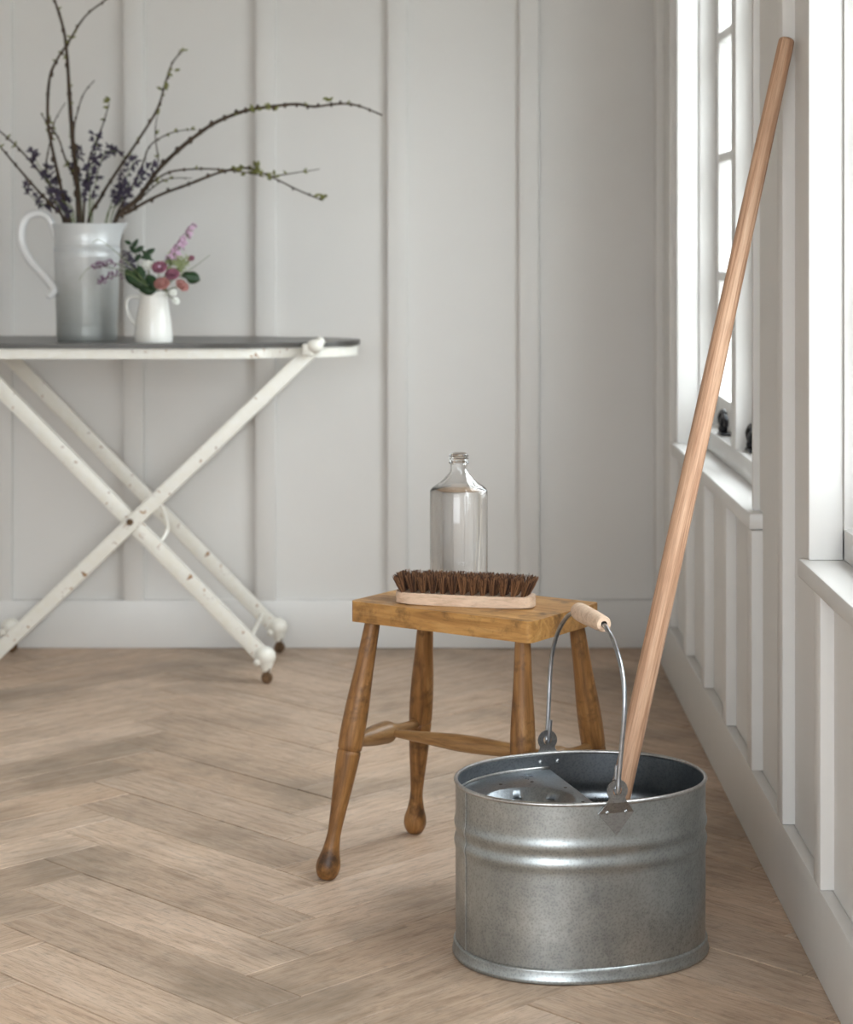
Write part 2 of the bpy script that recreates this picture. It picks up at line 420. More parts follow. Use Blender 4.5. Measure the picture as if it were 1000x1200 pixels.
def latch(parent, y, x):
    l = bpy.data.objects.new('latch', None); COL.objects.link(l); l.parent = parent; l.location = (x, y, .6225)
    bm = bmesh.new(); box(bm, -.010, .012, -.035, .035, 0, .006, .002)
    ball(bm, (0, .01, .012), .011, 10); tube(bm, smooth_path([(0, .01, .012), (-.006, -.012, .030), (-.002, -.030, .044), (0, -.046, .036), (0, -.044, .022)]), .0055, 8)
    o = link_mesh('latch', bm, 'dark_iron', parent); o.location = (x, y, .6225); bpy.data.objects.remove(l)
    bm = bmesh.new(); tube(bm, smooth_path([(0, .02, .014), (-.004, .030, .034), (0, .014, .050), (.002, -.006, .046)]), .006, 8)
    h = link_mesh('latch_handle', bm, 'dark_iron', o)
for i, (a, b) in enumerate(WIN):
    bm = bmesh.new()
    fx0, fx1 = .584, .70
    ff = .060
    # outer frame and mullion; it stands on the sill
    box(bm, fx0, fx1, a, b, ZS, .6225, .003); box(bm, fx0, fx1, a, b, ZT-.06, ZT, .003)
    box(bm, fx0, fx1, a, a+.022, ZS, ZT, .002); box(bm, fx0, fx1, b-.022, b, ZS, ZT, .002)
    mid = (a+b)/2 + .017
    box(bm, fx0, fx1, mid-.033, mid+.033, .62, ZT-.05, .003)
    wn = struct('window_%d' % (i+1), bm, 'trim_paint')
    # reveal boards that stand a little proud of the panels
    for (y0, y1) in ((a, a+.014), (b-.014, b)):
        boxobj('reveal_board', (.533, fx0, y0, y1, ZS, ZT), 'trim_paint', wn, .002)
    boxobj('head_board', (.533, fx0, a, b, ZT-.014, ZT), 'trim_paint', wn, .002)
    sb = boxobj('window_sill', (.521, fx1, a-.035, b+.015, .546, ZS), 'trim_paint', wn, .005)
    # two casements with glazing bars
    for (y0, y1) in ((a+.024, mid-.035), (mid+.035, b-.024)):
        bm = bmesh.new(); sx0, sx1 = .622, .655; st = .042
        box(bm, sx0, sx1, y0, y0+st, .625, ZT-.062, .003); box(bm, sx0, sx1, y1-st, y1, .625, ZT-.062, .003)
        box(bm, sx0, sx1, y0+st, y1-st, .625, .690, .003); box(bm, sx0, sx1, y0+st, y1-st, ZT-.11, ZT-.062, .003)
        sash = link_mesh('casement', bm, 'trim_paint', wn)
        zs = [.690, .965, 1.235, 1.512, ZT-.11]
        for z in zs[1:-1]:
            boxobj('glazing_bar', (sx0+.001, sx1-.004, y0+st, y1-st, z-.011, z+.011), 'trim_paint', sash, .003)
        for z0, z1 in zip(zs, zs[1:]):
            boxobj('pane', (.639, .642, y0+st-.002, y1-st+.002, z0, z1), 'pane_glass', sash)
    latch(wn, mid+.29, .602); latch(wn, mid-.075, .612)

# left wall, rear wall with an unseen opening added for fill daylight, ceiling
bm = bmesh.new(); LW = []
box(bm, XL-.15, XL, YR-.15, YB+.15, -.02, .7); box(bm, XL-.15, XL, YR-.15, YB+.15, 2.2, ZC)
yy = YR-.15
for a, b in LW: box(bm, XL-.15, XL, yy, a, .7, 2.2); yy = b
box(bm, XL-.15, XL, yy, YB+.15, .7, 2.2)
struct('wall_left', bm, 'wall_paint')
bm = bmesh.new(); FILL_GAP = (-1.75, .35)
box(bm, XL, FILL_GAP[0], YR-.15, YR, -.02, ZC); box(bm, FILL_GAP[1], XW, YR-.15, YR, -.02, ZC); box(bm, FILL_GAP[0], FILL_GAP[1], YR-.15, YR, 2.1, ZC); box(bm, FILL_GAP[0], FILL_GAP[1], YR-.15, YR, -.02, .6)
struct('wall_rear', bm, 'wall_paint')
bm = bmesh.new(); box(bm, XL-.15, .75, YR-.15, YB+.15, ZC, ZC+.1); struct('ceiling', bm, 'ceiling_paint')
bm = bmesh.new()
for q in ((-60, XL-.16, -60, 60), (.76, 60, -60, 60), (XL-.16, .76, YB+.16, 60), (XL-.16, .76, -60, YR-.16)):
    vs = [bm.verts.new((x, y_, -.15)) for x, y_ in ((q[0], q[2]), (q[1], q[2]), (q[1], q[3]), (q[0], q[3]))]; bm.faces.new(vs)
tag(link_mesh('ground', bm, 'gravel'), kind='structure')
# light portals in the openings (they guide sampling and emit nothing)
def portal(loc, rot, sx, sy):
    d = bpy.data.lights.new('portal', 'AREA'); d.shape = 'RECTANGLE'; d.size = sx; d.size_y = sy; d.cycles.is_portal = True
    o = bpy.data.objects.new('portal', d); COL.objects.link(o); o.location = loc; o.rotation_euler = rot
for a, b in WIN: portal((.74, (a+b)/2, (ZS+ZT)/2), (0, PI/2, 0), ZT-ZS, b-a)
for a, b in LW: portal((XL-.14, (a+b)/2, 1.45), (0, -PI/2, 0), 1.5, b-a)

portal(((FILL_GAP[0]+FILL_GAP[1])/2, YR-.14, 1.35), (PI/2, 0, 0), FILL_GAP[1]-FILL_GAP[0], 1.5)

# ================================================================== stool
H_SEAT, TH = .45, .034
FLc = Vector((-.1627, 3.5236)); FRc = Vector((.1296, 3.327)); BRc = Vector((.2507, 3.507)); BLc = FLc+BRc-FRc
cen = (FLc+BRc)/2; e1 = (FRc-FLc).normalized(); e2 = (BRc-FRc).normalized(); sl = (FRc-FLc).length; sw = (BRc-FRc).length
ang = math.atan2(e1.y, e1.x)
stool = empty('milking_stool', (cen.x, cen.y, 0), 'small worn wooden stool with turned splayed legs, behind the metal bucket', 'stool', rz=ang)
def loc2(x, y):   # world -> stool local
    d = Vector((x, y))-cen; return Vector((d.dot(e1), d.dot(Vector((-e1.y, e1.x)))))
bm = bmesh.new(); hl, hw = sl/2, sw/2
out = []
for sx, sy, a0 in ((1, -1, -90), (1, 1, 0), (-1, 1, 90), (-1, -1, 180)):
    r = .010
    for k in range(5):
        t = math.radians(a0+k*22.5); out.append((sx*(hl-r)+r*math.cos(t), sy*(hw-r)+r*math.sin(t)))
prism(bm, out, -TH, 0); bevel_all(bm, .0035, 3, 60)
seat = link_mesh('seat', bm, 'seat_wood', stool); seat.location = (0, 0, H_SEAT)
LEGP = densify([(.0125, 0), (.0135, .06), (.016, .20), (.0195, .33), (.0205, .44), (.0195, .52), (.0165, .64), (.0125, .76), (.0112, .83), (.0145, .89), (.0195, .935), (.0195, .965), (.015, .99), (.010, 1.0)], 4)
# a scored ring where the stretcher enters
def legprof():
    out = []
    for r, h in LEGP: out.append((r, h))
    out = [p for p in out if abs(p[1]-.505) > .006]
    i = next(k for k, p in enumerate(out) if p[1] > .505)
    r = out[i][0]
    out[i:i] = [(r, .500), (r-.0014, .5035), (r-.0014, .5055), (r, .509)]
    return out
legs = {}
for nm, top, foot in (('fl', (-.121-.003, 3.525), (-.2002, 3.486)), ('bl', (-.037, 3.665), (-.059, 3.762)),
                      ('fr', (.1187, 3.3646), (.118, 3.338)), ('br', (.2118, 3.503), (.272, 3.548))):
    t = loc2(*top); f = loc2(*foot)
    T = Vector((t.x, t.y, H_SEAT-TH+.002)); Fp = Vector((f.x, f.y, 0)); legs[nm] = (T, Fp)
    turned('leg', T, Fp, legprof(), 'leg_wood', stool, 28)
def on_leg(n, t): a, b = legs[n]; return a.lerp(b, t)
SP = densify([(.0085, 0), (.011, .10), (.0165, .30), (.0190, .44), (.0188, .51), (.0125, .60), (.0085, .72), (.008, 1)], 4)
sA0, sA1 = on_leg('fl', .475), on_leg('bl', .51)
turned('stretcher', sA0, sA1, SP, 'stretcher_wood', stool, 20)
sB0, sB1 = on_leg('fr', .49), on_leg('br', .50)
turned('stretcher', sB0, sB1, SP, 'stretcher_wood', stool, 20)
turned('stretcher', sA0.lerp(sA1, .50), sB0.lerp(sB1, .50), densify([(.006, .03), (.009, .18), (.0135, .38), (.0145, .52), (.012, .72), (.008, .88), (.006, .97)], 4), 'stretcher_wood', stool, 20)

# ================================================================== scrubbing brush
bc = Vector((.029, 3.487)); bang = math.atan2(-.246, .97)
brush = empty('scrubbing_brush', (bc.x, bc.y, H_SEAT+.0003), 'pale wooden scrubbing brush lying on the stool with brown bristles up', 'brush', rz=bang)
bl, bw = .1165, .0275
bm = bmesh.new(); out = []
for k in range(64):
    t = 2*PI*k/64; c, s = math.cos(t), math.sin(t)
    x = bl*math.copysign(abs(c)**(2/5.0), c); y = bw*math.copysign(abs(s)**(2/3.2), s)
    y *= 1-.10*math.cos(x/bl*PI*1.0)*0.6
    out.append((x, y))
prism(bm, out, 0, .0185); bevel_all(bm, .002, 2, 60)
for v in bm.verts: v.co.z += .002*(v.co.x/bl)**2*(1 if v.co.z < .01 else .6)
link_mesh('brush_block', bm, 'beech_wood', brush)
rb = random.Random(3); tm = []
for variant in range(4):
    bm = bmesh.new()
    for j in range(64):
        a = rb.uniform(0, 2*PI); q = math.sqrt(rb.random()); sp = rb.uniform(.75, 1.15)
        b0 = Vector((math.cos(a)*q*.0035, math.sin(a)*q*.0035, -.001))
        h = rb.uniform(.026, .033); b1 = Vector((math.cos(a)*q*.0100*sp, math.sin(a)*q*.0095*sp, h))
        m1 = b0.lerp(b1, .55) + Vector((rb.uniform(-1, 1), rb.uniform(-1, 1), 0))*.0009
        tube(bm, [b0, m1, b1], [.0006, .0006, .0005], 3)
    me_o = link_mesh('bristle_tuft', bm, 'bristle', None, smooth=False)
    me_o.data.materials.append(M['bristle_light']); me_o.data.materials.append(M['bristle_dark'])
    for p in me_o.data.polygons: p.material_index = (p.index//8*7919 % 5) % 3
    tm.append(me_o.data); bpy.data.objects.remove(me_o)
nx, ny = 13, 4
for ix in range(nx):
    for iy in range(ny):
        fx = (ix/(nx-1)-.5)*2; fy = (iy/(ny-1)-.5)*2
        o = bpy.data.objects.new('bristle_tuft', tm[rb.randrange(4)]); COL.objects.link(o); o.parent = brush
        o.location = (fx*(bl-.013)*(1-.03*abs(fy)), fy*(bw-.0085), .0185)
        o.rotation_euler = (-fy*.16, fx**3*.30+rb.uniform(-.04, .04), 0)

# ================================================================== bottle
bot = empty('glass_bottle', (.0185, 3.600, H_SEAT+.0003), 'clear glass bottle full of clear liquid standing on the stool behind the brush', 'bottle')
outer_p = [(0, .0045), (.030, .003), (.042, 0), (.0465, .003), (.0488, .009), (.049, .020), (.049, .169), (.0486, .174), (.0455, .178)]
outer_p += [(.0405, .1815), (.0345, .1855), (.026, .193), (.0185, .2010), (.0148, .2065), (.0138, .212), (.0138, .2185), (.0170, .2200), (.0170, .2220), (.0146, .2245)]
outer_p += [(.0146, .2258), (.0170, .2270), (.0170, .2286), (.0148, .2298), (.0148, .2308), (.0170, .2320), (.0170, .2334), (.0150, .2344), (.0150, .2355), (.0143, .2366), (.0128, .2368), (.0118, .2355)]
inner_p = [(.0112, .212), (.0125, .205), (.0165, .199), (.0240, .1908), (.0325, .1832), (.0390, .1785), (.0445, .1735), (.0462, .167), (.0462, .018), (.044, .009), (.036, .0075), (0, .0085)]
bm = bmesh.new(); lathe(bm, outer_p+inner_p, 56); link_mesh('bottle_body', bm, 'bottle_glass', bot, angle=60)
bm = bmesh.new(); lathe(bm, [(0, .0083), (.036, .0073), (.0441, .0088), (.0464, .018), (.0464, .167), (.0447, .1737), (.0405, .1775), (0, .1773)], 56); link_mesh('liquid', bm, 'clear_liquid', bot, angle=60)

# ================================================================== mop bucket
BC = Vector((.197, 3.149)); BANG = math.atan2(.27, .963)
bucket = empty('mop_bucket', (BC.x, BC.y, 0), 'oval galvanised metal mop bucket with wire handle standing on the floor', 'bucket', rz=BANG)
A_, B_ = .1865, .1510; HR = .2555
def oval(t, off=0, e=2.15):
    c, s = math.cos(t), math.sin(t)
    return Vector(((A_+off)*math.copysign(abs(c)**(2/e), c), (B_+off)*math.copysign(abs(s)**(2/e), s)))
NO = 96
def oval_lathe(bm, prof, closed=False):
    rings = [[bm.verts.new((*oval(2*PI*k/NO, o), z)) for k in range(NO)] for o, z in prof]
    prs = list(zip(rings, rings[1:])) + ([(rings[-1], rings[0])] if closed else [])
    for a, b in prs:
        for k in range(NO): bm.faces.new((a[k], a[(k+1) % NO], b[(k+1) % NO], b[k]))
    return rings
def rib(z, zc, h=.0024, wdt=.0075):
    return h*math.exp(-((z-zc)/wdt)**2)
zz = [.006 + (HR-.004-.006)*i/60 for i in range(61)]
of = [rib(z, .192)+rib(z, .165) - .0008*math.exp(-((z-.1785)/.005)**2) for z in zz]
prof = [(o, z) for o, z in zip(of, zz)] + [(o-.0016, z) for o, z in reversed(list(zip(of, zz)))]
bm = bmesh.new(); rings = oval_lathe(bm, prof, True)
body = link_mesh('bucket_body', bm, 'zinc_outer', bucket, angle=60)
body.data.materials.append(M['zinc_inner_shaded'])
nF = NO
for p in body.data.polygons:
    if p.index >= 61*NO: p.material_index = 1
bm = bmesh.new(); r_ = .0030
oval_lathe(bm, [(-.0002+r_*math.cos(t), HR-r_+r_*math.sin(t)) for t in [2*PI*k/10 for k in range(10)]], True)
link_mesh('rolled_rim', bm, 'zinc_rim', bucket, angle=80)
bm = bmesh.new(); oval_lathe(bm, [(.0003, .021), (.0026, .0195), (.0033, .017), (.0033, .008), (.0046, .006), (.0050, .0035), (.0046, .0008), (.003, 0), (-.003, 0), (-.003, .006), (-.001, .01)], True)
link_mesh('base_hoop', bm, 'zinc_outer', bucket, angle=50)
bm = bmesh.new(); vs = [bm.verts.new((*oval(2*PI*k/NO, -.0008), .008)) for k in range(NO)]; vb = [bm.verts.new((*oval(2*PI*k/NO, -.0008), .006)) for k in range(NO)]
bm.faces.new(vs); bm.faces.new(vb[::-1])
for k in range(NO): bm.faces.new((vs[k], vb[k], vb[(k+1) % NO], vs[(k+1) % NO]))
link_mesh('bucket_floor', bm, 'zinc_lug', bucket, smooth=False)  # darker zinc paints in the shade at the bottom of the bucket
# folded side seam at the left end
bm = bmesh.new(); tS = PI+.13
for (dt, o0, o1) in ((0, -.0005, .0012),):
    c1, c2 = [], []
    for z, o in zip(zz, of):
        row = []
        for tt, oo in ((tS-.028, .0004), (tS-.026, .0013), (tS+.026, .0013), (tS+.028, .0004)): row.append(bm.verts.new((*oval(tt, o+oo), z)))
        c1.append(row)
    for a, b in zip(c1, c1[1:]):
        for k in range(3): bm.faces.new((a[k], a[k+1], b[k+1], b[k]))
link_mesh('side_seam', bm, 'zinc_outer', bucket, angle=30)
# lugs on the two long sides (local y = -B near side, +B far side)
def lug(side):
    bm = bmesh.new(); th = .0020; y0 = side*(B_+.0006)
    zc = HR+.0165; R = .0155; hr = .0075
    # outline in (x,z) starting at the diamond's bottom, disc with a hole bridged by a ring
    pts = [(0, HR-.048), (.0265, HR-.0165), (.0150, HR-.001), (.0125, HR+.003)]
    disc = [(R*math.cos(t), zc+R*math.sin(t)) for t in [math.radians(-40+ k*260/20) for k in range(21)]]
    outl = [(x, z) for x, z in disc]
    lower = [(-.0125, HR+.003), (-.0150, HR-.001), (-.0265, HR-.0165), (0, HR-.048), (.0265, HR-.0165), (.0150, HR-.001), (.0125, HR+.003)]
    loop = outl + lower; n = len(loop)
    def add(yv):
        o = [bm.verts.new((x, yv, z)) for x, z in loop]
        ri = [bm.verts.new((hr*math.cos(t)*.9, yv, zc+hr*math.sin(t))) for t in [math.radians(-40+k*260/20) for k in range(21)]]
        lowr = [bm.verts.new((hr*math.cos(t)*.9, yv, zc+hr*math.sin(t))) for t in [math.radians(220+k*20) for k in range(1, 5)]]
        for k in range(20): bm.faces.new((o[k], o[k+1], ri[k+1], ri[k]))
        # below the hole
        inner = [ri[20]] + lowr + [ri[0]]
        bm.faces.new([o[20]] + inner[:1] + inner[1:] + [o[0], o[n-1], o[21]])
        bm.faces.new([o[21], o[n-1], o[n-2], o[22]]); bm.faces.new([o[22], o[n-2], o[n-3], o[23]]); bm.faces.new([o[23], o[n-3], o[24]])
        return o, ri+lowr
    oa, ia = add(0); ob, ib = add(th*side)
    for k in range(n): bm.faces.new((oa[k], oa[(k+1) % n], ob[(k+1) % n], ob[k]))
    m_ = len(ia)
    for k in range(m_): bm.faces.new((ia[k], ia[(k+1) % m_], ib[(k+1) % m_], ib[k]))
    for v in bm.verts:        # kink outwards round the rolled rim
        if v.co.z > HR-.012: v.co.y += side*.0040*min(1, (v.co.z-(HR-.012))/.010)
        v.co.y += y0
        v.co.y -= side*B_*(1-(1-(abs(v.co.x)/A_)**2.15)**(1/2.15))
    o = link_mesh('handle_lug', bm, 'zinc_lug', bucket, smooth=False)
    for sx in (-1, 1):
        bm = bmesh.new(); x = sx*.0140; z = HR-.0155
        ball(bm, (x, side*(B_+.0024), z), .0030, 12, (1, .55, 1)); link_mesh('rivet', bm, 'rivet_metal', o)
        bm = bmesh.new(); ball(bm, (x, side*(B_-.0025), z), .0036, 12, (1, .6, 1)); link_mesh('rivet', bm, 'rivet_metal', o)
lug(-1); lug(1)
# drainer plate: half oval with a stepped cone and holes, chord across the middle
bm = bmesh.new(); zp = .229; cc = Vector((-.083, -.012)); rc = .066
nR = 72
def bound(phi):   # ray from cone centre to the half oval boundary
    d = Vector((math.cos(phi), math.sin(phi))); t = 0
    lo, hi = 0, .4
    for _ in range(30):
        m_ = (lo+hi)/2; p = cc+d*m_
        inside = p.x < 0 and (abs(p.x)/(A_-.002))**2.15 + (abs(p.y)/(B_-.002))**2.15 < 1
        lo, hi = (m_, hi) if inside else (lo, m_)
    return cc+d*lo
prs = [('b', 0, -.012), ('b', 0, 0), (rc+.004, 1, 0), (rc, 1, -.0015), (rc-.010, 1, -.012), (rc-.013, 1, -.013), (rc-.022, 1, -.024), (rc-.025, 1, -.025), (rc-.034, 1, -.040), (rc-.045, 1, -.062), (.012, 1, -.064)]
angs = sorted([2*PI*k/nR for k in range(nR)] + [math.atan2(s*(B_-.003)-cc.y, -.0005-cc.x) % (2*PI) for s in (-1, 1)])
rings = []
for r, kd, dz in prs:
    ring = []
    for a in angs:
        b_ = bound(a); d = (b_-cc).length
        p = b_ if r == 'b' else cc + Vector((math.cos(a), math.sin(a)))*min(r, d-.0004*(len(rings)))
        ring.append(bm.verts.new((p.x, p.y, zp+dz)))
    rings.append(ring)
hole_k = {6, 18, 30, 42, 54, 66}
n_ = len(angs)
for ri_, (a, b) in enumerate(zip(rings, rings[1:])):
    for k in range(n_):
        if ri_ == 4 and any((k-h) % n_ in (0, 1, 2) for h in hole_k) or ri_ == 6 and any((k-h-6) % n_ in (0, 1) for h in hole_k) or (ri_ == 8 and any((k-h) % n_ in (0, 1, 2, 3) for h in hole_k)): continue
        bm.faces.new((a[k], a[(k+1) % n_], b[(k+1) % n_], b[k]))
dr = link_mesh('drainer', bm, 'zinc_inner_shaded', bucket, angle=50)
sm = dr.modifiers.new('thick', 'SOLIDIFY'); sm.thickness = .001; sm.offset = -1
for k, (hx, hy) in enumerate(((-.10, .078), (-.050, .080), (-.012, .035), (-.014, -.05))):
    bm = bmesh.new(); lathe(bm, [(0, zp+.0006), (.0026, zp+.0006), (.0026, zp+.0001), (0, zp+.0001)], 10)
    o = link_mesh('drain_hole', bm, 'gap_dark', dr); o.location = (hx, hy, 0)
# upstand flange of the drainer, riveted inside the wall
bm = bmesh.new(); a_, b_ = [], []
for k in range(49):
    t = PI/2 + PI*k/48; p = oval(t, -.0022)
    a_.append(bm.verts.new((p.x, p.y, zp-.001))); b_.append(bm.verts.new((p.x, p.y, zp+.004)))
for k in range(48): bm.faces.new((a_[k], a_[k+1], b_[k+1], b_[k]))
fl = link_mesh('drainer_flange', bm, 'zinc_rim', dr); s2 = fl.modifiers.new('thick', 'SOLIDIFY'); s2.thickness = .0016
# bail: wire in the plane across the bucket, grip turned from beech
def bp(n, z): return Vector((.0152*min(1, (z-.27)/.215), -n, z+.0028))
near = [(.1535, .268), (.158, .2655), (.1605, .273), (.1595, .290), (.1620, .335), (.1645, .375), (.158, .410), (.138, .442), (.105, .468), (.075, .480), (.058, .4847)]
wp = [bp(n, z) for n, z in near] + [bp(0, .4855)] + [bp(-n, z) for n, z in reversed(near)]
bm = bmesh.new(); tube(bm, smooth_path(wp, 5), .0034, 12)
for s in (1, -1):     # hooked ends passing back up through the lugs
    tube(bm, smooth_path([bp(s*.1535, .268) + Vector((0, 0, 0)), bp(s*.1500, .2675), bp(s*.1485, .275), bp(s*.1480, .302)], 4), .0032, 8)
link_mesh('wire_bail', bm, 'wire_metal', bucket, angle=60)
G = densify([(.0108, 0), (.0128, .03), (.0138, .15), (.0136, .45), (.0128, .75), (.0118, .93), (.0118, .97), (.0105, 1)], 3)
gz = Vector((.0152, .057, .4885)); gz2 = Vector((.0152, -.060, .4885))
gpr = [(.0036, .97), (.0036, .03)]
bm = bmesh.new(); Ln = (gz2-gz).length
pr = [(.0046, .006), (.0050, 0)] + G + [(.0050, 1), (.0046, .994)]
lathe(bm, [(r, h*Ln) for r, h in pr] , 28)
o = link_mesh('grip', bm, 'beech_wood', bucket, angle=50); tag(o, 'pale turned wooden grip')
o.location = gz; o.rotation_mode = 'QUATERNION'; o.rotation_quaternion = Vector((0, 0, 1)).rotation_difference(gz2-gz)

# ================================================================== mop handle
ptop = Vector((.5272, 3.300, 1.362)); pbot = Vector((.2085, 3.128, .024))
d_ = (pbot-ptop); Lp = d_.length
pole = turned('wooden_pole', ptop, pbot, [(.0070, 0), (.0105, .0012), (.0122, .0035), (.0125, .01), (.0135, .22), (.0150, .42), (.0157, .6), (.0158, 1)], 'pole_wood', None, 32)
tag(pole, 'long round wooden pole standing in the bucket and leaning on the right wall', 'pole')

# ================================================================== ironing board
ib = empty('ironing_board', (-.75, 5.17, 0), 'old white rusty metal ironing board with crossed legs and dark top', 'ironing board')
ox, oy = -.75, 5.17
ZB = .805
def board_outline(grow=0):
    pts = []
    x1, hw_ = -.213+grow, .200+grow
    n = 14
    for k in range(n+1):                      # rounded nose at the right
        t = -PI/2 + PI*k/n
        pts.append((x1-.20 + .20*math.cos(t)**.9 if math.cos(t) > 1e-6 else x1-.20, hw_*.74*math.sin(t)))
    pts = [(p[0], p[1]) for p in pts]
    return [(-1.62-grow, -hw_*.9), (-1.60, -hw_), (-.62, -hw_), (-.45, -hw_*.90)] + pts + [(-.45, hw_*.90), (-.62, hw_), (-1.60, hw_), (-1.62-grow, hw_*.9)]
o_l = [(x-ox, y) for x, y in board_outline()]
bm = bmesh.new(); prism(bm, o_l, ZB-.012, ZB); bevel_all(bm, .002, 2, 50); link_mesh('board_top', bm, 'charcoal_board', ib)
o_s = [(x-ox, y) for x, y in board_outline(-.006)]
bm = bmesh.new(); prism(bm, o_s, ZB-.036, ZB-.0115); bevel_all(bm, .003, 2, 50); link_mesh('board_frame', bm, 'rusty_white_paint', ib)
def bar(p0, p1, wdt, th, name, parent=ib, m='rusty_white_paint', angle_section=False):
    """flat bar in an xz plane; p in world"""
    p0 = Vector(p0)-Vector((ox, oy, 0)); p1 = Vector(p1)-Vector((ox, oy, 0))
    d = p1-p0; Ln = d.length; bm = bmesh.new()
    box(bm, -wdt/2, wdt/2, -th/2, th/2, 0, Ln, .003)
    if angle_section: box(bm, -wdt/2, -wdt/2+.004, -th/2, th/2+.016, .002, Ln-.002, .001)
    o = link_mesh(name, bm, m, parent)
    z = d.normalized(); y = Vector((0, 1, 0)); y = (y - z*y.dot(z)).normalized(); x = y.cross(z)
    R = Matrix((x, y, z)).transposed(); o.rotation_mode = 'QUATERNION'; o.rotation_quaternion = R.to_quaternion(); o.location = p0; return o
YN, YFa = 5.02, 5.395
def pw(px, py, d): return Vector(((px-525)*d/F, d, CAM_H-(py-280)*d/F))
TRb = pw(368, 408, YN); BLt = pw(-30, 790, YN); TLt = pw(-44, 411, YN); BRb = pw(307, 769, YN)
def atY(v, y): return Vector((v.x, y, v.z))
bar(atY(TRb, YN-.009), atY(BLt, YN-.009), .034, .010, 'leg')
bar(atY(TLt, YN+.004), atY(BRb, YN+.004), .036, .010, 'leg', angle_section=True)
bar(atY(TRb, YFa+.009), atY(BLt, YFa+.009), .034, .010, 'leg')
bar(atY(TLt, YFa-.004), atY(BRb, YFa-.004), .036, .010, 'leg')
def wire(name, pts, r, m='rusty_white_paint', parent=ib):
    bm = bmesh.new(); tube(bm, smooth_path([Vector(p)-Vector((ox, oy, 0)) for p in pts], 4), r, 10); return link_mesh(name, bm, m, parent, angle=60)
cA = TLt.lerp(BRb, .955); wire('crossbar', [atY(cA, YN), atY(cA, YFa)], .0055)
cB = TRb.lerp(BLt, .95); wire('crossbar', [atY(cB, YN), atY(cB, YFa)], .0055)
wire('crossbar', [atY(TRb, YN-.016), atY(TRb, YFa+.016)], .010)
wire('crossbar', [atY(TLt, YN-.010), atY(TLt, YFa+.010)], .008)
wire('stay', [pw(186, 588, YN+.01), pw(192, 600, YN+.03), pw(196, 618, YN+.05), pw(193, 628, YN+.04), pw(184, 640, YN+.012)], .0050)
bm = bmesh.new(); pv = pw(152, 612, YN-.017)-Vector((ox, oy, 0)); lathe(bm, [(0, -.004), (.006, -.003), (.008, 0), (.008, .03)], 14, pv, pv+Vector((0, 1, 0))); link_mesh('pivot_rivet', bm, 'rusty_iron', ib)
# knuckle bracket that clasps the board's edge
bm = bmesh.new(); kb = pw(369, 406, YN-.02)-Vector((ox, oy, 0))
ball(bm, kb, .020, 14, (1.05, .8, .85)); box(bm, kb.x-.030, kb.x-.004, kb.y-.010, kb.y+.02, kb.z-.022, kb.z+.006, .004); ball(bm, kb+Vector((.012, .01, .010)), .012, 10)
link_mesh('knuckle_bracket', bm, 'rusty_white_paint', ib, angle=60)
def caster(p):
    q = Vector((p.x-ox, p.y-oy, 0))
    bm = bmesh.new(); ball(bm, (q.x+.008, q.y, .064), .024, 14, (1.05, .9, 1.0)); ball(bm, (q.x-.010, q.y-.012, .052), .009, 10); rg = lathe(bm, [(0, .028), (.010, .028), (.013, .036), (.017, .046), (.017, .058), (0, .060)], 16)
    for ring in rg:
        for v in ring: v.co += Vector((q.x+.010, q.y, 0))
    c = link_mesh('caster', bm, 'rusty_white_paint', ib, angle=60)
    bm = bmesh.new(); lathe(bm, [(0, -.006), (.011, -.006), (.0135, -.004), (.0135, .004), (.011, .006), (0, .006)], 20, (q.x+.012, q.y, .0135), (q.x+.012, q.y+1, .0135+.0))
    link_mesh('wheel', bm, 'rusty_iron', c)
    bm = bmesh.new(); 
    for s in (-1, 1): box(bm, q.x+.006, q.x+.018, q.y+s*.009-.0012, q.y+s*.009+.0012, .010, .040, .0008)
    box(bm, q.x+.004, q.x+.020, q.y-.0102, q.y+.0102, .032, .040, .001)
    link_mesh('fork', bm, 'rusty_iron', c)
for X, Y in ((BRb.x, YN), (BRb.x, YFa), (BLt.x-.01, YN), (BLt.x+.0, YFa)): caster(Vector((X, Y, 0)))

# ================================================================== tall jug
JY = 5.17; JX = (102-525)*JY/F
jug = empty('tall_jug', (JX, JY, ZB), 'tall grey and white cylindrical jug on the ironing board holding budding branches', 'jug')
bm = bmesh.new(); r0 = .0775
po = [(0, .002), (r0-.011, .002), (r0-.006, 0), (r0-.005, .004), (r0-.0035, .05), (r0-.001, .12), (r0+.001, .198), (r0+.002, .201), (r0+.002, .205), (r0+.001, .208), (r0+.001, .228), (r0+.002, .230), (r0+.002, .234), (r0+.001, .237), (r0+.002, .262), (r0+.006, .279), (r0+.0065, .282), (r0+.003, .283)]
pi_ = [(r0-.002, .262), (r0-.004, .2), (r0-.004, .012), (0, .010)]
lathe(bm, po+pi_, 64)
for v in bm.verts:      # pulled spout at the right
    if v.co.z > .225:
        a = math.atan2(v.co.y, v.co.x); k = math.exp(-(a/.38)**2)*((v.co.z-.225)/.058)**1.6
        v.co.x += .016*k; v.co.z += .002*k
link_mesh('jug_body', bm, 'jug_graded', jug, angle=60)
bm = bmesh.new()
for k in range(60):
    t = 2*PI*k/60
    tube(bm, smooth_path([((r0+.0015)*math.cos(t+q), (r0+.0022)*math.sin(t+q), .2185+h) for q, h in ((-.05, -.006), (-.03, .004), (0, .007), (.03, .004), (.05, -.006))], 1), .0014, 4)
tag(link_mesh('embossed_band', bm, 'jug_graded', jug), kind='stuff')
def jl(px, py): return ((px-102)*JY/F, 0, (398-py)*JY/F)
bm = bmesh.new(); hp = [jl(66, 278), jl(63, 268), jl(56, 254), jl(44, 250), jl(31, 255), jl(25, 270), jl(27, 288), jl(37, 306), jl(52, 321), jl(62, 332), jl(67, 340), jl(62, 346)]
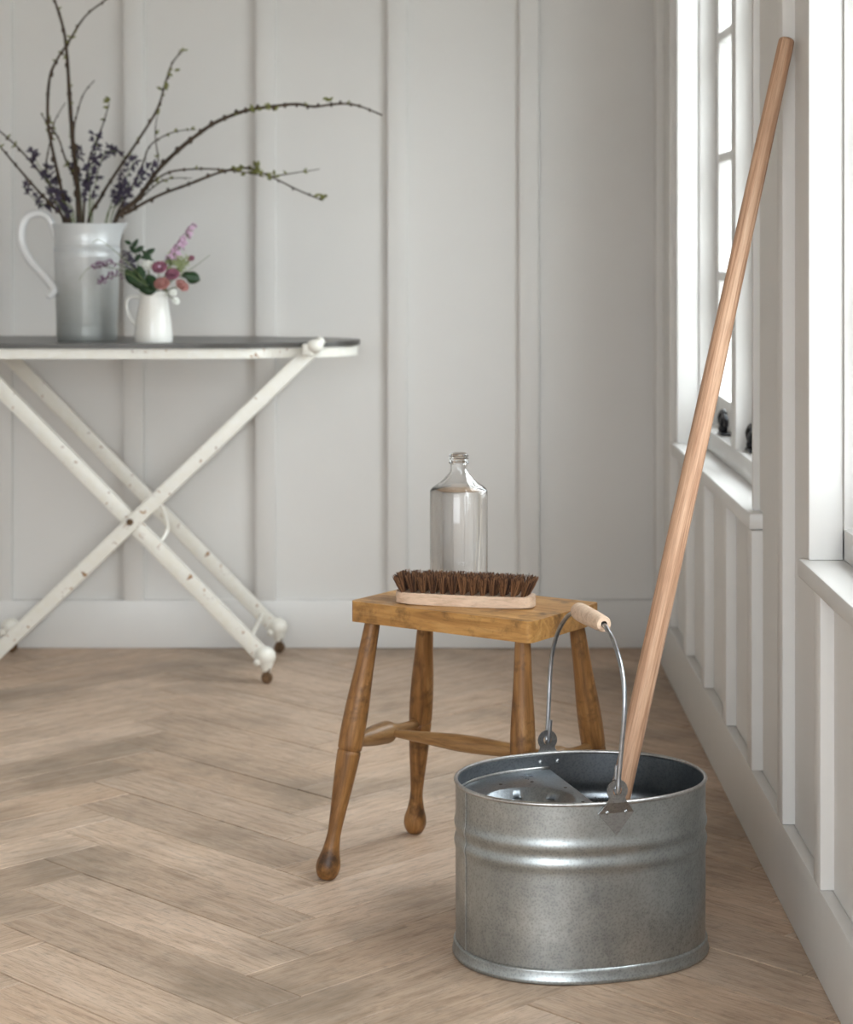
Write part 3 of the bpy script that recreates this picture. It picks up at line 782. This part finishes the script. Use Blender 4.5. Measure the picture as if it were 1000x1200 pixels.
hp = [(x, -.004-(.034 if i > 9 else .026 if i == 9 else .016 if i == 8 else .006 if i == 7 else 0), z) for i, (x, y, z) in enumerate(hp)]
pp = smooth_path(hp, 5); nn = len(pp); tube(bm, pp, [.0112-.0015*abs(2*i/nn-1) for i in range(nn)], 12)
ball(bm, pp[0], .0085, 10); ball(bm, pp[-1], .0085, 10)
link_mesh('jug_handle', bm, 'white_glaze', jug, angle=60)

# ---- things standing in the tall jug
def W(px, py, y): return Vector(((px-525)*y/F, y, CAM_H-(py-280)*y/F))
rf = random.Random(21)
bud_r = random.Random(4)
def branch(name, label, pts, r, y1=0, forks=(), nb=8, big=()):
    """pts in the plane of the jug, leaning to depth y1 at the tip; enters the jug mouth and stands inside"""
    n = len(pts)
    ys = [JY + y1*i/(n-1) for i in range(n)]
    P = [W(p[0], p[1], yy_) for p, yy_ in zip(pts, ys)]
    foot = Vector((JX + (P[0].x-JX)*.3, JY, ZB+.06)); mouth = Vector((JX+max(-.062, min(.062, P[0].x-JX)), JY, ZB+.275))
    path = smooth_path([foot, mouth] + P[1:] if P[0].z < ZB+.30 else [foot, mouth]+P, 5)
    nn = len(path); org = foot.copy()
    bm = bmesh.new()
    rad = [r*1.2*(1-.68*(i/(nn-1))**1.1)*(1+.10*rf.uniform(-1, 1)) for i in range(nn)]
    loc = [p-org for p in path]
    tube(bm, loc, rad, 7)
    forkp = []
    for fk in forks:
        fp = smooth_path([W(q[0], q[1], JY + y1*.7)-org for q in fk], 5); m_ = len(fp)
        tube(bm, fp, [r*.5*(1-.55*i/(m_-1)) for i in range(m_)], 6); forkp.append(fp)
    # little bare nodes
    for i in range(8, nn-2, 3): ball(bm, loc[i]+Vector((rf.uniform(-1, 1), 0, rf.uniform(-1, 1)))*rad[i]*.9, rad[i]*1.1+.0011, 6, (1, 1, 1.4))
    o = link_mesh(name, bm, 'twig_bark', None, angle=70); o.location = org
    tag(o, label, 'branch', 'budding branches in the tall jug')
    bm = bmesh.new()
    for src in [loc[nn//3:]] + forkp:
        for _ in range(nb):
            p = src[bud_r.randrange(len(src))]; d = Vector((bud_r.uniform(-1, 1), bud_r.uniform(-.6, .6), bud_r.uniform(-.3, 1))).normalized()
            tube(bm, [p, p+d*.004, p+d*.008, p+d*.013], [.0012, .0028, .0024, .0004], 6)
    for (bx, by, cnt) in big:
        c = W(bx, by, JY+y1*.8)-org
        for _ in range(cnt):
            p = c+Vector((bud_r.uniform(-1, 1), bud_r.uniform(-1, 1), bud_r.uniform(-1, 1)))*.011; d = Vector((bud_r.uniform(-1, 1), bud_r.uniform(-.6, .6), bud_r.uniform(-.3, 1))).normalized()
            tube(bm, [p, p+d*.005, p+d*.010, p+d*.016], [.001, .0042, .0034, .0004], 6)
    tag(link_mesh('bud', bm, 'bud_green', o), kind='stuff')
branch('budding_branch', 'thick upright budding branch rising highest from the middle of the tall jug', [(93, 259), (90, 210), (85, 163), (81.6, 112), (78, 58), (73.5, 30), (64, 0), (58, -22)], .0058, -.03)
branch('budding_branch', 'budding branch curving up left of the thickest branch then crossing it to the top right', [(80, 257), (72, 222), (62, 177), (56, 140), (58, 93), (68, 68), (80, 50), (100, 19), (124, 0), (142, -14)], .0042, -.05, nb=12)
branch('budding_branch', 'longest budding branch arching far right over the ironing board nose', [(138, 259), (163, 231), (184, 201), (208, 177), (230, 159), (252, 144), (278, 133), (296, 128), (325, 124), (348, 122), (369, 125), (392, 122), (411, 122), (429, 127), (448, 135)], .0052, -.12, nb=5, big=((300, 127, 4), (318, 125, 3), (383, 120, 3)))
branch('budding_branch', 'low forked budding branch with a yellow green leaf cluster drooping to the right', [(140, 258), (152, 248), (184, 230), (221, 216), (258, 202), (285, 197), (300, 200), (322, 209), (350, 223), (379, 235)], .0040, -.04, forks=([(318, 207), (350, 202), (375, 198)],), nb=4, big=((300, 200, 16), (280, 203, 5), (318, 208, 5), (376, 230, 5)))
branch('budding_branch', 'thin branch running low to the right and ending at the leaf cluster', [(136, 258), (160, 236), (175, 217), (198, 202), (230, 198), (262, 199), (294, 203), (310, 207)], .0030, -.07, nb=4)
branch('budding_branch', 'forked budding branch slanting up right to a tip above the small jug', [(103, 258), (118, 232), (133, 207), (161, 166), (184, 129), (193, 101), (202, 74), (215, 59)], .0040, .06, forks=([(186, 189), (182, 156), (185, 131)],), nb=8, big=((193, 103, 5), (200, 87, 2)))
branch('budding_branch', 'short thin branch bending right just under the long arching one', [(134, 256), (150, 228), (166, 196), (175, 172), (193, 159), (212, 153), (230, 152)], .0026, .05, nb=6)
branch('budding_branch', 'shortest bent twig low on the right side of the tall jug', [(138, 257), (160, 238), (184, 216), (202, 209), (225, 209)], .0024, .03, nb=5)
branch('budding_branch', 'lower of two branches leaning out to the left picture edge', [(78, 256), (60, 240), (46, 225), (18, 193), (0, 172), (-20, 155)], .0040, -.06, nb=4)
branch('budding_branch', 'upper of two branches leaning out to the left picture edge', [(84, 256), (66, 228), (51, 207), (23, 175), (0, 154), (-20, 140)], .0036, .03, nb=4)
branch('budding_branch', 'slim branch beside the thickest one curving right at its tip', [(96, 259), (90, 215), (87, 170), (87, 149), (91, 131), (98, 110), (111, 94)], .0028, .05, nb=2)
branch('budding_branch', 'short slim branch left of the thickest one with tip bent right', [(76, 256), (60, 225), (54, 196), (61, 156), (65, 140), (77, 120)], .0026, .04, nb=5)
branch('budding_branch', 'short branch with dark tip bud rising above the purple flowers', [(98, 257), (100, 225), (104, 190), (112, 168), (121, 145), (128, 121)], .0030, -.03, nb=3, big=((128, 122, 4),))
branch('budding_branch', 'branch with greenish buds tilting left across the thickest branches', [(94, 259), (89, 215), (77, 187), (68, 161), (56, 145), (48, 133)], .0030, .02, nb=7)

def sprig(label, pts, r, y1, mat_f, n_f, org_base, foot, stem='green_stem', name='flower_sprig', cat='flower', group='purple flower sprigs in the tall jug', frac=.45, size=.006, y_base=JY, spread=.008):
    n = len(pts); P = [W(p[0], p[1], y_base+y1*i/(n-1)) for i, p in enumerate(pts)]
    path = smooth_path([foot] + P, 5); org = foot.copy(); loc = [p-org for p in path]
    bm = bmesh.new(); tube(bm, loc, [r*(1-.5*i/(len(loc)-1)) for i in range(len(loc))], 6)
    o = link_mesh(name, bm, stem, None); o.location = org; tag(o, label, cat, group)
    bm = bmesh.new(); st = int(len(loc)*(1-frac))
    for _ in range(n_f):
        p = loc[rf.randrange(st, len(loc))]; d = Vector((rf.uniform(-1, 1), rf.uniform(-1, 1), rf.uniform(-.4, 1))).normalized()
        c = p+d*spread*rf.uniform(.4, 1.2)
        tube(bm, [p, c], [.0006, .0006], 3)
        for j in range(3):
            dd = (d+Vector((rf.uniform(-1, 1), rf.uniform(-1, 1), rf.uniform(-1, 1)))*.9).normalized()
            tube(bm, [c, c+dd*size*.5, c+dd*size], [size*.10, size*.19, size*.03], 5)
    tag(link_mesh('floret', bm, mat_f, o), kind='stuff')
    return o
def tj(px): return Vector((JX+(px-102)*.0008, JY, ZB+.05))
for lab, pts, y1 in (
    ('purple flower sprig leaning left above the jug handle, upper tip', [(86, 257), (70, 232), (52, 205), (38, 180)], -.05),
    ('purple flower sprig leaning lowest left above the jug handle', [(84, 257), (66, 245), (45, 238), (27, 219)], .04),
    ('purple flower sprig spraying left between the two left branches', [(88, 257), (76, 236), (64, 215), (54, 196)], .02),
    ('dense purple flower sprig just inside the left rim of the tall jug', [(86, 258), (76, 250), (68, 240), (58, 226)], -.07),
    ('tallest dark purple flower sprig right of the thickest branch', [(104, 257), (106, 220), (110, 185), (113, 160)], -.04),
    ('dark purple flower sprig nodding right of the tallest sprig', [(108, 257), (112, 215), (122, 180), (138, 178)], .05),
    ('full purple flower sprig in the middle just above the jug rim centre', [(106, 257), (106, 235), (104, 210), (108, 188)], -.06),
    ('small purple flower sprig hugging the thickest branch', [(96, 257), (94, 225), (91, 195), (91, 172)], .06),
    ('purple flower sprig on the right with a lone upright tip', [(126, 257), (136, 230), (148, 208), (158, 186)], .03),
    ('purple flower sprig furthest right under the forked branch', [(130, 257), (146, 232), (164, 212), (178, 190)], -.03),
    ('low purple flower sprig near the right rim of the tall jug', [(124, 258), (138, 240), (146, 226), (152, 212)], -.06)):
    sprig(lab, pts, .0016, y1, 'purple_floret', 24, None, tj(pts[0][0]), frac=.5, size=.015, spread=.009)

# ================================================================== small cream jug with flowers
CY = 5.06; CX = (180-525)*CY/F
cj = empty('cream_jug', (CX, CY, ZB), 'small white glazed jug of mixed flowers on the ironing board', 'jug')
bm = bmesh.new()
lathe(bm, [(0, .002), (.041, .002), (.0445, 0), (.0458, .004), (.0450, .02), (.041, .055), (.036, .085), (.0325, .105), (.0325, .112), (.035, .119), (.0345, .1205), (.0325, .119), (.030, .112), (.030, .105), (.034, .085), (.038, .055), (.042, .02), (.041, .010), (0, .008)], 48)
for v in bm.verts:
    if v.co.z > .100:
        a = math.atan2(v.co.y, v.co.x); v.co.x += .008*math.exp(-(a/.4)**2)*((v.co.z-.100)/.02)**1.5
link_mesh('jug_body', bm, 'cream_glaze', cj, angle=60)
bm = bmesh.new(); hp = smooth_path([(-.033, -.004, .106), (-.048, -.006, .108), (-.060, -.006, .103), (-.064, -.006, .085), (-.057, -.005, .060), (-.046, -.004, .044), (-.040, -.003, .040)], 4)
tube(bm, hp, .0035, 8); link_mesh('jug_handle', bm, 'cream_glaze', cj, angle=60)
def cw(px, py, dy=0): return W(px, py, CY+dy)
MOUTH = Vector((CX, CY, ZB+.112))
def stem_to(bm, tip, org, r=.0013, off=0):
    mo = MOUTH + Vector((max(-.02, min(.02, (tip.x-CX)*.4)), 0, 0)); ft = Vector((CX+off, CY, ZB+.03))
    tube(bm, smooth_path([ft-org, mo-org, tip-org], 5), r, 6)
def bloom(label, px, py, dy, R, petal, name='blossom', cat='flower', layers=4, per=6, center='umbel_green', tilt=(0, -.6)):
    c = cw(px, py, dy); org = Vector((CX, CY, ZB+.03)); bm = bmesh.new(); stem_to(bm, c, org)
    o = link_mesh(name, bm, 'green_stem', None); o.location = org; tag(o, label, cat, 'blossoms in the small jug')
    bm = bmesh.new(); c0 = c-org
    nrm = Vector((tilt[0], tilt[1], .5)).normalized(); a, b = frame_axes(nrm)
    for Lr in range(layers):
        rr = R*(1-.2*Lr); lift = .25+.28*Lr
        for k in range(per):
            t = 2*PI*(k+.5*Lr)/per+rf.uniform(-.15, .15); dr_ = a*math.cos(t)+b*math.sin(t); sd = nrm.cross(dr_)
            q = []
            for u in (0, .35, .7, 1.0):
                wd = (.12, .42, .50, .22)[(0, .35, .7, 1.0).index(u)]*rr*1.15
                base = c0 + dr_*rr*u*math.cos(lift*u) + nrm*rr*u*math.sin(lift)*.9
                q.append((base-sd*wd, base+nrm*-rr*.08, base+sd*wd))
            vr = [[bm.verts.new(x) for x in row] for row in q]
            for r1, r2 in zip(vr, vr[1:]):
                for j in range(2): bm.faces.new((r1[j], r1[j+1], r2[j+1], r2[j]))
    pt = link_mesh('petals', bm, petal, o); s_ = pt.modifiers.new('thick', 'SOLIDIFY'); s_.thickness = .0006
    bm = bmesh.new(); ball(bm, c0+nrm*R*.25, R*.22, 8); link_mesh('flower_centre', bm, petal if center == 'umbel_green' else center, o)
bloom('dusky pink blossom in the middle of the small bouquet', 187, 314, -.035, .019, 'rose_petal', center='pink_petal')
bloom('dusky pink blossom right of the middle one in the small bouquet', 202, 322, -.03, .018, 'rose_petal')
bloom('peach pink blossom lowest over the rim of the small jug', 190, 333, -.045, .019, 'peach_petal')
bloom('reddish rose blossom drooping at the right of the small jug', 213, 335, -.03, .018, 'peach_petal', tilt=(.5, -.5))
bloom('white blossom between dark leaves and pink blossoms', 173, 311, -.02, .017, 'white_petal')
bloom('small white blossom hanging down the right side of the small jug', 206, 353, -.05, .010, 'white_petal', tilt=(.4, -.7), layers=3)
bloom('small white blossom hanging just above the lowest white one', 203, 343, -.055, .009, 'white_petal', tilt=(.2, -.8), layers=3)
bloom('deep red bud blossom at the upper right of the small bouquet', 224, 303, .0, .009, 'rose_petal', layers=3, per=5)
# pink stock spike
def spike(label, pts, mat_f, k=26, R=.0130):
    org = Vector((CX, CY, ZB+.03)); P = [cw(*p) for p in pts]; path = smooth_path([org, MOUTH]+P, 6)
    loc = [p-org for p in path]; bm = bmesh.new(); tube(bm, loc, .0016, 6); o = link_mesh('flower_spike', bm, 'green_stem', None); o.location = org
    tag(o, label, 'flower', 'blossoms in the small jug'); st = int(len(loc)*.55); bm = bmesh.new()
    for i in range(k):
        f_ = i/(k-1); p = loc[min(len(loc)-1, int(st+(len(loc)-1-st)*f_))]; t = i*2.4
        nrm = Vector((math.cos(t), math.sin(t), .5)).normalized(); a, b = frame_axes(nrm); c = p+nrm*.009*(1.1-.5*f_)
        rr = R*(1.05-.5*f_)
        for j in range(5):
            u = 2*PI*j/5; dr_ = a*math.cos(u)+b*math.sin(u); sd = nrm.cross(dr_)
            v_ = [bm.verts.new(x) for x in (c, c+dr_*rr*.6+sd*rr*.4+nrm*rr*.1, c+dr_*rr+nrm*rr*.25, c+dr_*rr*.6-sd*rr*.4+nrm*rr*.1)]; bm.faces.new(v_)
    x = link_mesh('floret', bm, mat_f, o); tag(x, kind='stuff'); s_ = x.modifiers.new('thick', 'SOLIDIFY'); s_.thickness = .0005
spike('lilac pink flower spike pointing up right out of the small jug', [(192, 325), (203, 302), (216, 282), (228, 264)], 'pink_petal')
bpt = bpy.data.objects
def leaf(label, pts, Wd, dy, name='leaf_spray', singles=None):
    """leaf spray: stem with oval leaves (x, y, length, width, angle) as its parts"""
    org = Vector((CX, CY, ZB+.03)); P = [cw(p[0], p[1], dy) for p in pts]; path = smooth_path([org, MOUTH]+P, 5)
    bm = bmesh.new(); tube(bm, [p-org for p in path], .0013, 6); o = link_mesh(name, bm, 'green_stem', None); o.location = org
    tag(o, label, 'leaf spray', 'leaf sprays in the small jug')
    for (px, py, ln, wd, an) in singles:
        c = cw(px, py, dy-.006)-org; s_ = CY/F; ln *= s_; wd *= s_; bm = bmesh.new()
        d = Vector((math.cos(an), .25, math.sin(an))).normalized(); sd = d.cross(Vector((0, -1, .3))).normalized(); nr = d.cross(sd)
        rows = []
        for i in range(9):
            u = i/8; w_ = wd/2*math.sin(PI*min(1, max(.03, u)))**.7; q = c+d*ln*(u-.5)
            rows.append([bm.verts.new(q-sd*w_+nr*w_*.25), bm.verts.new(q), bm.verts.new(q+sd*w_+nr*w_*.25)])
        for a, b in zip(rows, rows[1:]):
            for j in range(2): bm.faces.new((a[j], a[j+1], b[j+1], b[j]))
        lf = link_mesh('leaf', bm, 'dark_leaf', o); m_ = lf.modifiers.new('thick', 'SOLIDIFY'); m_.thickness = .0006
leaf('broad dark green leaves at the left rim of the small jug', [(170, 335), (158, 328), (150, 322)], 0, -.03, singles=[(156, 325, 28, 17, 2.4), (163, 331, 26, 15, 2.9), (170, 337, 24, 14, 2.6), (175, 340, 20, 12, 3.3), (178, 330, 22, 14, 2.2), (165, 320, 20, 12, 1.9)])
leaf('pointed dark green leaves standing up left of the bouquet', [(165, 320), (160, 300), (157, 286)], 0, .01, singles=[(158, 286, 15, 6, 1.05), (150, 284, 10, 5, 2.7), (163, 292, 14, 7, .6), (155, 292, 12, 5, 2.2), (161, 302, 13, 6, .9)])
leaf('dark green twin leaves above the white blossom', [(175, 320), (172, 305), (172, 297)], 0, -.01, singles=[(175, 295, 16, 7, .5), (171, 301, 14, 6, .1), (176, 305, 15, 6, -.6), (169, 296, 9, 4, 2.2)])
leaf('round dark green leaf furthest right in the bouquet', [(205, 325), (214, 325), (222, 325)], 0, -.02, singles=[(226, 325, 19, 15, -.35), (219, 322, 12, 9, .3)])
sprig('pale green umbel of tiny flowers at the right of the bouquet', [(198, 330), (206, 318), (214, 306)], .0015, -.02, 'umbel_green', 90, None, Vector((CX, CY, ZB+.03)), name='umbel_flower', group='blossoms in the small jug', frac=.35, size=.005, y_base=CY, spread=.017)
sprig('yellow green buds below the pink spike in the small bouquet', [(194, 328), (198, 312), (202, 298)], .0015, .0, 'umbel_green', 50, None, Vector((CX, CY, ZB+.03)), name='bud_sprig', group='blossoms in the small jug', frac=.35, size=.006, y_base=CY, spread=.009)
sprig('mauve flower sprig reaching left in front of the tall jug', [(165, 332), (150, 316), (135, 309), (120, 312), (112, 314)], .0012, -.06, 'mauve_floret', 34, None, Vector((CX, CY, ZB+.03)), group='blossoms in the small jug', frac=.5, size=.007, y_base=CY-.02, spread=.010)
sprig('mauve flower sprig drooping left in front of the tall jug', [(165, 333), (150, 322), (135, 324), (122, 328), (118, 334)], .0012, -.05, 'mauve_floret', 36, None, Vector((CX, CY, ZB+.03)), group='blossoms in the small jug', frac=.5, size=.007, y_base=CY-.02, spread=.009)
sprig('violet flower sprig filling the bouquet between jug and leaves', [(170, 335), (160, 318), (150, 308), (150, 297)], .0014, -.03, 'purple_floret', 70, None, Vector((CX, CY, ZB+.03)), group='blossoms in the small jug', frac=.6, size=.008, y_base=CY-.01, spread=.012)
def twig(label, pts, dy, m='green_stem'):
    org = Vector((CX, CY, ZB+.03)); P = [cw(p[0], p[1], dy) for p in pts]; path = smooth_path([org, MOUTH]+P, 6); bm = bmesh.new()
    k = len(path); tube(bm, [p-org for p in path], [.0013*(1-.6*i/k) for i in range(k)], 6); o = link_mesh('grass_stem', bm, m, None); o.location = org
    tag(o, label, 'stem', 'thin stems in the small jug')
twig('thin bare stem sticking out to the right of the bouquet', [(200, 330), (226, 314), (246, 299)], -.02)
twig('thin curled stem looping left across the tall jug', [(165, 325), (150, 308), (132, 292), (116, 281), (108, 285)], -.06)
twig('thin stem hooking down left in front of the tall jug', [(165, 330), (145, 318), (118, 312), (103, 315), (93, 328)], -.07)
